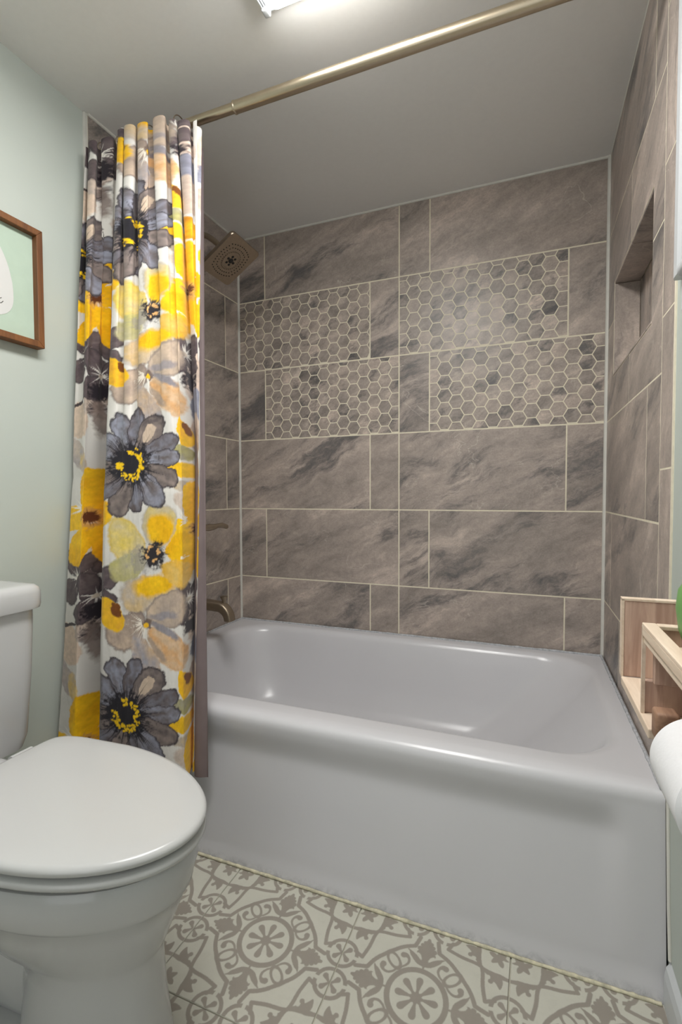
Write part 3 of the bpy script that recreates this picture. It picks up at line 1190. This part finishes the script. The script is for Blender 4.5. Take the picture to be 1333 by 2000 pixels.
def yellow_flower(cx, cy, k=1.0, seed=0):
    blob(cx - 48 * k, cy - 22 * k, 50 * k, 36 * k, 62, (206, 190, 150), (222, 196, 90), wob=.4, soft=.14, line=(212, 178, 60), lw=.16)
    blob(cx - 42 * k, cy + 22 * k, 40 * k, 28 * k, 150, (176, 168, 140), (186, 178, 110), wob=.4, soft=.14)
    blob(cx - 8 * k, cy + 66 * k, 58 * k, 36 * k, 160, (205, 176, 128), (190, 176, 162), wob=.4, soft=.14, line=(168, 156, 148), lw=.12)
    blob(cx + 4 * k, cy + 52 * k, 46 * k, 24 * k, 165, YEL, YEL2, wob=.4, soft=.34)
    blob(cx + 10 * k, cy - 52 * k, 40 * k, 36 * k, -80, (190, 176, 152), (206, 186, 120), wob=.4, soft=.12, line=(176, 168, 160), lw=.12)
    blob(cx + 12 * k, cy - 44 * k, 32 * k, 28 * k, -80, YEL, YEL2, wob=.4, soft=.25)
    blob(cx + 52 * k, cy - 12 * k, 34 * k, 32 * k, -10, YEL, YEL2, wob=.45, soft=.12)
    blob(cx + 46 * k, cy + 30 * k, 38 * k, 27 * k, 22, YEL2, (214, 180, 104), wob=.45, soft=.16)
    rays(cx + 50 * k, cy + 4 * k, 2, 30 * k, 5, (236, 226, 206), seed, 2.2, (-15, 20))
    smudge(cx - 22 * k, cy + 12 * k, 26 * k, (150, 144, 146), .6)
    rays(cx, cy, 6, 34 * k, 30, (58, 54, 58), seed + 1, 2.0)
    smudge(cx, cy, 22 * k, (46, 42, 46))
    specks(cx, cy - 2, 8 * k, 12 * k, 22, 2.4, (222, 172, 112), seed + 2)


def pansy(cx, cy, k=1.0, seed=0):
    blob(cx - 36 * k, cy + 14 * k, 44 * k, 33 * k, 135, (150, 134, 124), (196, 174, 154), wob=.4, soft=.1, line=(120, 106, 102), lw=.12, grad=.3)
    blob(cx + 38 * k, cy - 24 * k, 46 * k, 36 * k, -25, (166, 150, 138), (198, 176, 154), wob=.4, soft=.1, line=(134, 122, 116), lw=.14)
    blob(cx - 4 * k, cy + 58 * k, 44 * k, 24 * k, 62, (150, 150, 160), (196, 168, 138), wob=.4, soft=.1)
    blob(cx + 40 * k, cy + 40 * k, 50 * k, 33 * k, 42, (204, 174, 142), (206, 160, 112), wob=.4, soft=.12, streak=.4)
    blob(cx + 30 * k, cy + 10 * k, 36 * k, 9 * k, 28, (142, 138, 144), (130, 122, 124), wob=.7, soft=.4)
    blob(cx + 26 * k, cy - 14 * k, 32 * k, 9 * k, -8, (146, 140, 144), (152, 142, 138), wob=.7, soft=.4)
    blob(cx + 16 * k, cy + 42 * k, 30 * k, 8 * k, 55, (150, 136, 126), (172, 150, 130), wob=.7, soft=.4)
    rays(cx - 6 * k, cy, 4, 40 * k, 16, (232, 222, 208), seed, 1.6, (60, 220))
    smudge(cx, cy, 10 * k, (112, 96, 88))
    smudge(cx - 2 * k, cy + 4 * k, 5 * k, (238, 184, 30))


def bud(cx, cy, k=1.0):
    blob(cx, cy, 32 * k, 22 * k, 65, (222, 160, 52), (242, 192, 24), wob=.4, soft=.1, line=(236, 186, 20), lw=.2)
    blob(cx + 9 * k, cy - 8 * k, 15 * k, 8 * k, 65, (110, 62, 20), (120, 70, 30), wob=.5, soft=.2)


def blotch(cx, cy):
    blob(cx, cy - 14, 34, 15, 12, (152, 148, 138), (168, 160, 90), wob=.4, soft=.1)
    blob(cx + 2, cy + 18, 34, 17, 4, (236, 186, 30), (222, 176, 40), wob=.4, soft=.12)
    blob(cx + 4, cy + 46, 32, 12, 6, (158, 154, 158), (200, 178, 140), wob=.4, soft=.3)
    blob(cx + 10, cy + 72, 30, 20, 20, (206, 188, 172), (192, 178, 168), wob=.4, soft=.2)


def bold_yellow(cx, cy, k=1.0, seed=0):
    blob(cx, cy - 50 * k, 46 * k, 32 * k, -85, YEL, YEL2, wob=.4)
    blob(cx - 36 * k, cy + 2 * k, 36 * k, 26 * k, 175, YEL, (240, 190, 30), wob=.4)
    blob(cx + 38 * k, cy - 8 * k, 36 * k, 28 * k, -10, YEL, YEL2, wob=.4)
    blob(cx - 20 * k, cy + 50 * k, 44 * k, 27 * k, 115, YEL, YEL2, wob=.4)
    blob(cx + 26 * k, cy + 52 * k, 46 * k, 27 * k, 65, YEL2, YEL, wob=.4)
    rays(cx - 12 * k, cy - 18 * k, 8, 44 * k, 8, (240, 232, 220), seed, 2.6, (150, 215))
    smudge(cx, cy, 20 * k, (206, 156, 84), .9)
    rays(cx, cy, 2, 22 * k, 20, (96, 54, 24), seed + 5, 2.0)
    smudge(cx + 2 * k, cy, 11 * k, (92, 50, 24))


def purple_flower(cx, cy, k=1.0, seed=0):
    for a, L_, w in ((-120, 52, 24), (-40, 56, 25), (40, 48, 24), (125, 52, 26)):
        q = math.radians(a)
        blob(cx + L_ * .6 * k * math.cos(q), cy + L_ * .6 * k * math.sin(q), L_ * .52 * k, w * k, a, (104, 92, 92), (82, 70, 74), wob=.4, soft=.1, line=INK, lw=.14, streak=.3)
    rays(cx, cy, 4, 30 * k, 18, (232, 226, 218), seed, 1.6)
    smudge(cx, cy, 5 * k, (210, 196, 178))


def beige_flower(cx, cy, k=1.0, seed=0):
    blob(cx - 12 * k, cy + 22 * k, 40 * k, 34 * k, 80, (206, 184, 166), (214, 192, 172), wob=.4, soft=.08)
    blob(cx + 26 * k, cy - 20 * k, 40 * k, 26 * k, -60, (178, 164, 156), (200, 180, 164), wob=.4, soft=.1)
    blob(cx - 18 * k, cy - 12 * k, 26 * k, 3.2 * k, -22, (64, 56, 58), (84, 74, 74), wob=.9)
    smudge(cx + 34 * k, cy + 2 * k, 20 * k, (70, 62, 68), .6)
    rays(cx + 34 * k, cy + 2 * k, 6, 30 * k, 14, (52, 46, 52), seed, 1.8)


def grey_block(cx, cy, k=1.0):
    blob(cx, cy - 50 * k, 60 * k, 30 * k, 88, (206, 184, 168), (190, 172, 160), wob=.3, soft=.1)
    blob(cx + 2, cy + 2 * k, 34 * k, 26 * k, 90, (138, 140, 154), (118, 116, 128), wob=.4, soft=.12)
    blob(cx, cy + 52 * k, 40 * k, 28 * k, 88, (192, 172, 156), (172, 154, 144), wob=.3, soft=.1)


def grey_petals(cx, cy):
    blob(cx, cy, 36, 20, 60, (196, 180, 166), (166, 158, 160), wob=.4, soft=.1)
    blob(cx + 16, cy + 12, 30, 16, 75, (176, 168, 168), (220, 190, 120), wob=.4, soft=.15)


for rep in (-2, -1, 0, 1):
    d_ = 437 * rep
    sd = rep * 17 + 50
    grey_petals(14, 884 + d_)
    grey_petals(96, 880 + d_)
    beige_flower(28, 1232 + d_, 1.0, sd)
    grey_block(296, 1238 + d_)
    smudge(284, 1195 + d_, 20, (52, 44, 50))  # right fold strip: dark print that also stands in for fold shade
    blotch(252, 905 + d_)
    blob(296, 915 + d_, 24, 12, 80, (238, 186, 24), (180, 110, 30), wob=.5)
    purple_flower(30, 1126 + d_, 1.05, sd)
    purple_flower(94, 1136 + d_, .9, sd + 1)
    purple_flower(272, 1150 + d_, .8, sd + 2)
    blob(64, 1246 + d_, 50, 16, 84, (132, 114, 106), (104, 90, 86), wob=.9, soft=.35, op=.85)  # left valley motifs from here: dark print with the valley's shade painted in
    purple_flower(64, 1165 + d_, 1.0, sd + 4)
    smudge(66, 1196 + d_, 22, (40, 34, 40))
    bold_yellow(52, 1010 + d_, 1.05, sd)
    bold_yellow(288, 1028 + d_, .95, sd + 2)
    yellow_flower(200, 1070 + d_, 1.0, sd)
    pansy(192, 1188 + d_, 1.0, sd)
    bud(126, 1178 + d_)
    bud(262, 1292 + d_, .9)
    dark_flower(156, 912 + d_, 1.0, sd)
dark_flower(2, 500, .95, 77)
PRINT = np.clip(CLO, 0, 1)


def grid_mesh(name, X, Y, Z, attr=None):
    n0, n1 = X.shape
    co = np.stack([X, Y, Z], -1).reshape(-1, 3).astype(np.float32)
    idx = np.arange(n0 * n1).reshape(n0, n1)
    q = np.stack([idx[:-1, :-1], idx[:-1, 1:], idx[1:, 1:], idx[1:, :-1]], -1).reshape(-1, 4)
    me = bpy.data.meshes.new(name)
    me.vertices.add(len(co))
    me.vertices.foreach_set('co', co.ravel())
    me.loops.add(q.size)
    me.loops.foreach_set('vertex_index', q.astype(np.int32).ravel())
    me.polygons.add(len(q))
    me.polygons.foreach_set('loop_start', np.arange(0, q.size, 4, dtype=np.int32))
    me.update(calc_edges=True)
    if attr is not None:
        a = me.attributes.new('print', 'FLOAT_COLOR', 'POINT')
        a.data.foreach_set('color', np.concatenate([attr, np.ones((len(attr), 1))], 1).astype(np.float32).ravel())
    me.shade_smooth()
    return me


CL = Vector((.23, -.88, ZB))
cur = thing('shower_curtain', 'white fabric shower curtain printed with yellow and grey flowers, drawn to the left', 'shower curtain', CL)
me = grid_mesh('cloth', X - CL.x, Y - CL.y, Zc - CL.z, PRINT)
cloth = put('cloth', me, 'curtain', cur, loc=CL)
# taupe lining that shows past the free edge
nl_ = 40
lt = np.linspace(0, 1, nl_)
zl = np.linspace(ZB - .012, 1.915, 160)
LT, LZ = np.meshgrid(lt, zl)
bw = np.clip((1.0 - LZ) / .75, 0, 1)
tw = np.clip((LZ - 1.0) / .9, 0, 1)
xs0 = .407 + .020 * bw - .058 * tw
xs1 = .447 + .041 * bw - .055 * tw
LX = xs0 + (xs1 - xs0) * LT + .003 * np.sin(LT * 9 + LZ * 2)
LY = (-.848 - .050 * bw + .080 * tw) + .008 * np.sin(LT * 7 + 1.0) * (1 - .4 * tw) - .012 * LT * bw
me = grid_mesh('lining', LX - CL.x, LY - CL.y, LZ - CL.z)
put('lining', me, 'lining', cur, loc=CL)
# rings
for i in range(9):
    xr = .015 + i * .036
    tq = (xr - .048) / .378
    if i == 8:
        xr = .330
    pts = []
    for k in range(25):
        a = 2 * PI * k / 24
        pts.append((xr + .002 * math.sin(a), RY - .008 + .0265 * math.cos(a), RZ - .008 + .0265 * math.sin(a)))
    g = G().tube(pts, .0016, 8, cap=False)
    part('ring', g, 'nickel', cur, smooth=80)

# ------------------------------------------------------------------ shower head
PY_ = -.385
head_c = Vector((.222, PY_, 1.800))
th = .575
bx_, nx_ = Vector((math.cos(th), 0, math.sin(th))), Vector((math.sin(th), 0, -math.cos(th)))
HM = Matrix((bx_, Vector((0, -1, 0)), nx_)).transposed().to_4x4()
HM = Matrix((bx_, nx_.cross(bx_), nx_)).transposed().to_4x4()
HM.translation = head_c
sh = thing('rain_shower', 'square brushed nickel rain shower head on the left tiled wall', 'shower head', (0.0, PY_, 1.93))
g = G()
S = .087


def rr2(s, r, z):
    return [HM @ p for p in rrect(-s, s, -s, s, r, 6, z)]


g.loft([rr2(.03, .029, -.030), rr2(.045, .04, -.026), rr2(S - .012, .02, -.016), rr2(S - .001, .017, -.012), rr2(S, .016, -.009), rr2(S, .016, -.003), rr2(S - .0015, .015, 0), rr2(S - .004, .014, 0)])
hd = part('head', g, 'nickel', sh, smooth=35)
g = G().lathe([(.034, 0), (.034, .0012), (.031, .0018), (.030, .0008), (0, .0008)], HM, 40)
part('spray_ring', g, 'nickel', hd, smooth=40)
g = G()
for rad, n, rz in ((.038, 30, .0013), (.050, 30, .0019), (.064, 36, .0021)):
    for k in range(n):
        a = 2 * PI * (k + .5 * (rad > .045)) / n
        q = 1.0 if rad < .045 else 1 / max(abs(math.cos(a)), abs(math.sin(a))) ** .35
        g.lathe([(rz, -.0005), (rz, .0012), (rz * .6, .0016), (0, .0016)], HM @ Matrix.Translation((rad * q * math.cos(a), rad * q * math.sin(a), 0)), 8)
nz_ = part('nozzles', g, 'dark', hd, smooth=40)
nz_['kind'] = 'stuff'
g = G()
for k in range(6):
    a = 2 * PI * k / 6 + .4
    g.lathe([(.0048, .0008), (.0048, .0018), (.003, .0022), (0, .0022)], HM @ Matrix.Translation((.017 * math.cos(a), .017 * math.sin(a), 0)), 12)
g.lathe([(.0095, .0008), (.0095, .003), (.006, .0036), (0, .0036)], HM, 20)
part('spray_holes', g, 'dark', hd, smooth=40)
g = G()
ap_ = head_c - nx_ * .03
pts = smooth_pts([(.001, PY_, 1.905), (.06, PY_, 1.918), (.11, PY_, 1.912), (.15, PY_, 1.885), tuple(ap_ - nx_ * .02), tuple(ap_)], 6)
g.tube([tuple(p) for p in pts], .0105, 20)
part('arm', g, 'bronze', sh, smooth=60)
g = G().lathe([(.030, .0), (.030, .004), (.022, .010), (.012, .014), (.012, .0)], Matrix.Translation((.0005, PY_, 1.905)) @ Matrix.Rotation(PI / 2, 4, 'Y'), 32)
part('flange', g, 'bronze', sh, smooth=40)
g = G().tube([tuple(ap_ - nx_ * .018), tuple(ap_ - nx_ * .012), tuple(ap_ + nx_ * .004)], [.013, .018, .020], 24)
part('ball_joint', g, 'bronze', sh, smooth=50)

# ------------------------------------------------------------------ tub valve and spout
vz = .822
vl = thing('shower_valve', 'brushed nickel shower valve with lever handle, above the tub spout', 'valve', (0, PY_ + .02, vz))
vy = PY_ + .02
RYm = Matrix.Rotation(PI / 2, 4, 'Y')
g = G().lathe([(.082, .0005), (.082, .004), (.074, .009), (.040, .012), (.0, .012)], Matrix.Translation((0, vy, vz)) @ RYm, 48)
part('escutcheon', g, 'bronze', vl, smooth=40)
g = G().lathe([(.032, .010), (.030, .02), (.022, .036), (.019, .05), (.020, .062), (.014, .068), (0, .070)], Matrix.Translation((0, vy, vz)) @ RYm, 32)
part('hub', g, 'bronze', vl, smooth=50)
g = G().tube([(.058, vy + .004, vz), (.064, vy + .022, vz - .001), (.070, vy + .036, vz), (.077, vy + .055, vz + .001), (.084, vy + .072, vz + .005), (.092, vy + .092, vz + .006), (.100, vy + .112, vz - .001), (.102, vy + .118, vz - .004)],
             [.016, .012, .0145, .012, .009, .0105, .0095, .004], 18)
part('lever', g, 'bronze', vl, smooth=70)
sp = thing('tub_spout', 'brushed nickel tub spout with diverter knob just above the tub rim', 'spout', (0, PY_ + .03, .53))
sy_ = PY_ + .03
g = G()
lp = []
for x, z, hz, hy in ((.0, .520, .030, .030), (.012, .520, .030, .030), (.03, .522, .024, .025), (.07, .524, .021, .023), (.11, .522, .020, .022)):
    lp.append([Vector((x, sy_ + hy * math.copysign(abs(math.cos(q)) ** .6, math.cos(q)), z + hz * math.copysign(abs(math.sin(q)) ** .6, math.sin(q)))) for q in [2 * PI * k / 28 for k in range(28)]])
cx_, cz_ = .128, .470
for a in (75, 60, 45, 30, 15, 0):
    q0 = math.radians(a)
    c = Vector((cx_ + .052 * math.cos(q0), 0, cz_ + .052 * math.sin(q0)))
    nrm_ = Vector((math.cos(q0), 0, math.sin(q0)))
    h_ = .020 - .004 * (75 - a) / 75
    lp.append([c + nrm_ * (h_ * math.copysign(abs(math.sin(q)) ** .6, math.sin(q))) + Vector((0, sy_ + .022 * math.copysign(abs(math.cos(q)) ** .6, math.cos(q)), 0)) for q in [2 * PI * k / 28 for k in range(28)]])
g.loft(lp)
part('spout_body', g, 'bronze', sp, smooth=50)
g = G().lathe([(.008, .0), (.007, .016), (.008, .022), (.014, .033), (.014, .038), (0, .040)], Matrix.Translation((.155, sy_, .524)), 20)
part('diverter_knob', g, 'bronze', sp, smooth=50)

# ------------------------------------------------------------------ ceiling light
lt_ = thing('ceiling_light', 'flush white ceiling light with a glowing diffuser', 'ceiling light', (.86, -1.50, H))
g = G()
LX0, LX1, LY0, LY1 = .664, 1.0, -1.80, -.880
g.box(LX0, LX1, LY0, LY1, H - .018, H - .0005, .004)
part('housing', g, 'white', lt_)
g = G()
g.loft([rrect(LX0 + .024, LX1 - .012, LY0 + .012, LY1 - .021, .022, 8, H - .0185), rrect(LX0 + .024, LX1 - .012, LY0 + .012, LY1 - .021, .022, 8, H - .036), rrect(LX0 + .027, LX1 - .018, LY0 + .018, LY1 - .024, .02, 8, H - .043), rrect(LX0 + .035, LX1 - .03, LY0 + .03, LY1 - .032, .015, 8, H - .046)])
part('diffuser', g, 'lamp', lt_, smooth=40)
g = G()
for k in range(4):
    g.box(LX0 + .001 + k * .0055, LX0 + .0035 + k * .0055, LY0 + .02, LY1 - .02, H - .027 + k * .001, H - .017, .0004, 1)
part('ribbed_side', g, 'white', lt_)
for yy in (LY0 + .012, LY1 - .012):
    g = G().box(LX0 - .002, LX0 + .014, yy - .012, yy + .012, H - .030, H - .0015, .004, 3)
    part('corner_clip', g, 'white', lt_, smooth=40)

# ------------------------------------------------------------------ picture on the left wall
PYR, PZB, PZT, PYL = -.972, 1.345, 1.656, -1.32
pic = thing('picture_frame', 'mint green print with a white shape in a thin walnut frame', 'picture', (-.005, -1.15, PZB))
D0, D1, FWd = -.0055, .024, .017


def bar(p, q, axis):
    """mitred frame bar"""
    gg = G()
    if axis == 'h':
        z0, z1 = p, q
        inner = z1 if z1 > z0 else z1
        pts = [(PYL, z0), (PYR, z0), (PYR - FWd, z1), (PYL + FWd, z1)]
    else:
        y0, y1 = p, q
        pts = [(y0, PZB), (y0, PZT), (y1, PZT - FWd), (y1, PZB + FWd)]
    lo = [[Vector((x, y, z)) for y, z in pts] for x in (D0, D1)]
    gg.loft(lo)
    bmesh.ops.bevel(gg.bm, geom=gg.bm.edges[:], offset=.0012, segments=1, affect='EDGES')
    part('frame_bar', gg, 'frame', pic)


bar(PZB, PZB + FWd, 'h')
bar(PZT, PZT - FWd, 'h')
bar(PYR, PYR - FWd, 'v')
bar(PYL, PYL + FWd, 'v')
g = G().box(-.005, .006, PYL + FWd - .002, PYR - FWd + .002, PZB + FWd - .002, PZT - FWd + .002)
pr = part('print', g, 'mint', pic)
sh_pts = [(-1.046, 1.495), (-1.044, 1.452), (-1.052, 1.425), (-1.070, 1.408), (-1.10, 1.400), (-1.16, 1.400), (-1.20, 1.412), (-1.225, 1.44), (-1.235, 1.49), (-1.22, 1.545), (-1.19, 1.585), (-1.15, 1.600), (-1.11, 1.598), (-1.08, 1.580), (-1.058, 1.540), (-1.046, 1.495)]
sp2 = smooth_pts(sh_pts, 5)[:-1]
sm = Matrix(((0, 0, 1, 0), (1, 0, 0, 0), (0, 1, 0, 0), (0, 0, 0, 1)))
g = G().poly([(p[0], p[1]) for p in sp2], .0061, .0068, mat=sm)
part('white_shape', g, 'paper', pr)
g = G()
for a in ([(-1.071, 1.440), (-1.076, 1.434), (-1.084, 1.432), (-1.092, 1.436)], [(-1.075, 1.447), (-1.082, 1.443), (-1.09, 1.444)]):
    q = smooth_pts(a, 4)
    g.tube([(.0069, p[0], p[1]) for p in q], .0009, 6)
part('ink_stroke', g, 'ink', pr)

# ------------------------------------------------------------------ wooden shelf with paper holder
shf = thing('wall_shelf', 'whitewashed wooden wall shelf with a dowel paper holder', 'shelf', RW(0, -1.30, .67), rotz=PHI)
RM = Matrix.Rotation(PHI, 4, 'Z')


def spart(name, gg, mat, smooth=None):
    """part of the shelf, given in the right wall's frame"""
    o = put(name, gg.mesh(name, (0, -1.30, .67), smooth), mat, shf, rel=True)
    return o


AX = .0023        # wall paint face in the wall frame
FXr = -.117              # room side edge
spart('end_panel', G().box(FXr, AX, -1.092, -1.078, .676, .790, .0015), ['wash'])
spart('panel_edge', G().box(FXr - .003, FXr, -1.093, -1.077, .676, .792).box(FXr - .003, AX, -1.093, -1.077, .790, .793), 'washedge')
spart('bottom_board', G().box(FXr - .003, AX, -1.27, -1.092, .664, .676, .0015), 'washedge')
spart('tray_side', G().box(FXr, FXr + .010, -1.50, -1.224, .764, .784, .001), 'washedge')
spart('tray_end', G().box(FXr + .010, AX, -1.234, -1.224, .716, .784, .001), 'wash')
spart('tray_end', G().box(FXr + .010, AX, -1.50, -1.49, .716, .784, .001), 'wash')
spart('tray_floor', G().box(FXr + .010, AX, -1.49, -1.234, .757, .765), 'washedge')
spart('tray_rim', G().box(FXr - .002, FXr + .013, -1.502, -1.222, .784, .789, .001).box(FXr + .013, AX, -1.236, -1.222, .784, .789, .001).box(FXr - .002, FXr - .0001, -1.502, -1.222, .774, .784), 'washedge')
spart('corner_edge', G().box(FXr - .002, FXr + .002, -1.2255, -1.2215, .676, .785), 'washedge')
spart('lower_panel', G().box(FXr + .002, AX, -1.222, -1.212, .676, .716, .001), 'wash')
spart('back_board', G().box(AX - .012, AX, -1.52, -1.235, .60, .757, .001), 'wash')
spart('holder_arm', G().box(FXr, FXr + .024, -1.292, -1.268, .671, .704, .004, 3), 'block', 40)
spart('holder_arm', G().box(FXr + .03, AX - .012, -1.47, -1.45, .671, .704, .004, 3), 'block', 40)
spart('dowel', G().tube([(-.083, -1.280, .6855), (-.083, -1.46, .6855)], .0115, 24), 'dowel', 40)
# paper roll on the dowel
rl = thing('toilet_paper_roll', 'white toilet paper roll hanging on the wooden dowel', 'paper roll', RW(-.083, -1.375, .672), rotz=PHI)
g = G()
RR, RC = .047, .026
my_ = Matrix.Translation((0, .052, 0)) @ Matrix.Rotation(PI / 2, 4, 'X')
g.lathe([(RC, 0), (RR - .004, 0), (RR, .004), (RR, .10), (RR - .004, .104), (RC, .104), (RC, 0)], my_, 64)
put('paper', g.mesh('paper', smooth=40), 'tissue', rl, rel=True)
g = G().lathe([(RC - .0002, .0), (RC - .0002, .104), (RC - .0016, .104), (RC - .0016, 0), (RC - .0002, 0)], my_, 32)
put('core', g.mesh('core', smooth=40), simple('card_core', lin(190, 165, 135), .9), rl, rel=True)
# green pot standing in the tray
pot = thing('green_pot', 'small glazed green pot standing in the wooden tray', 'pot', RW(-.056, -1.280, .7655), rotz=PHI)
g = G().lathe([(0, 0), (.022, 0), (.030, .006), (.038, .03), (.041, .055), (.039, .075), (.035, .082), (.032, .082), (.036, .07), (.036, .05), (.0, .045)], None, 40)
put('bowl', g.mesh('bowl', smooth=50), 'greenpot', pot, rel=True)
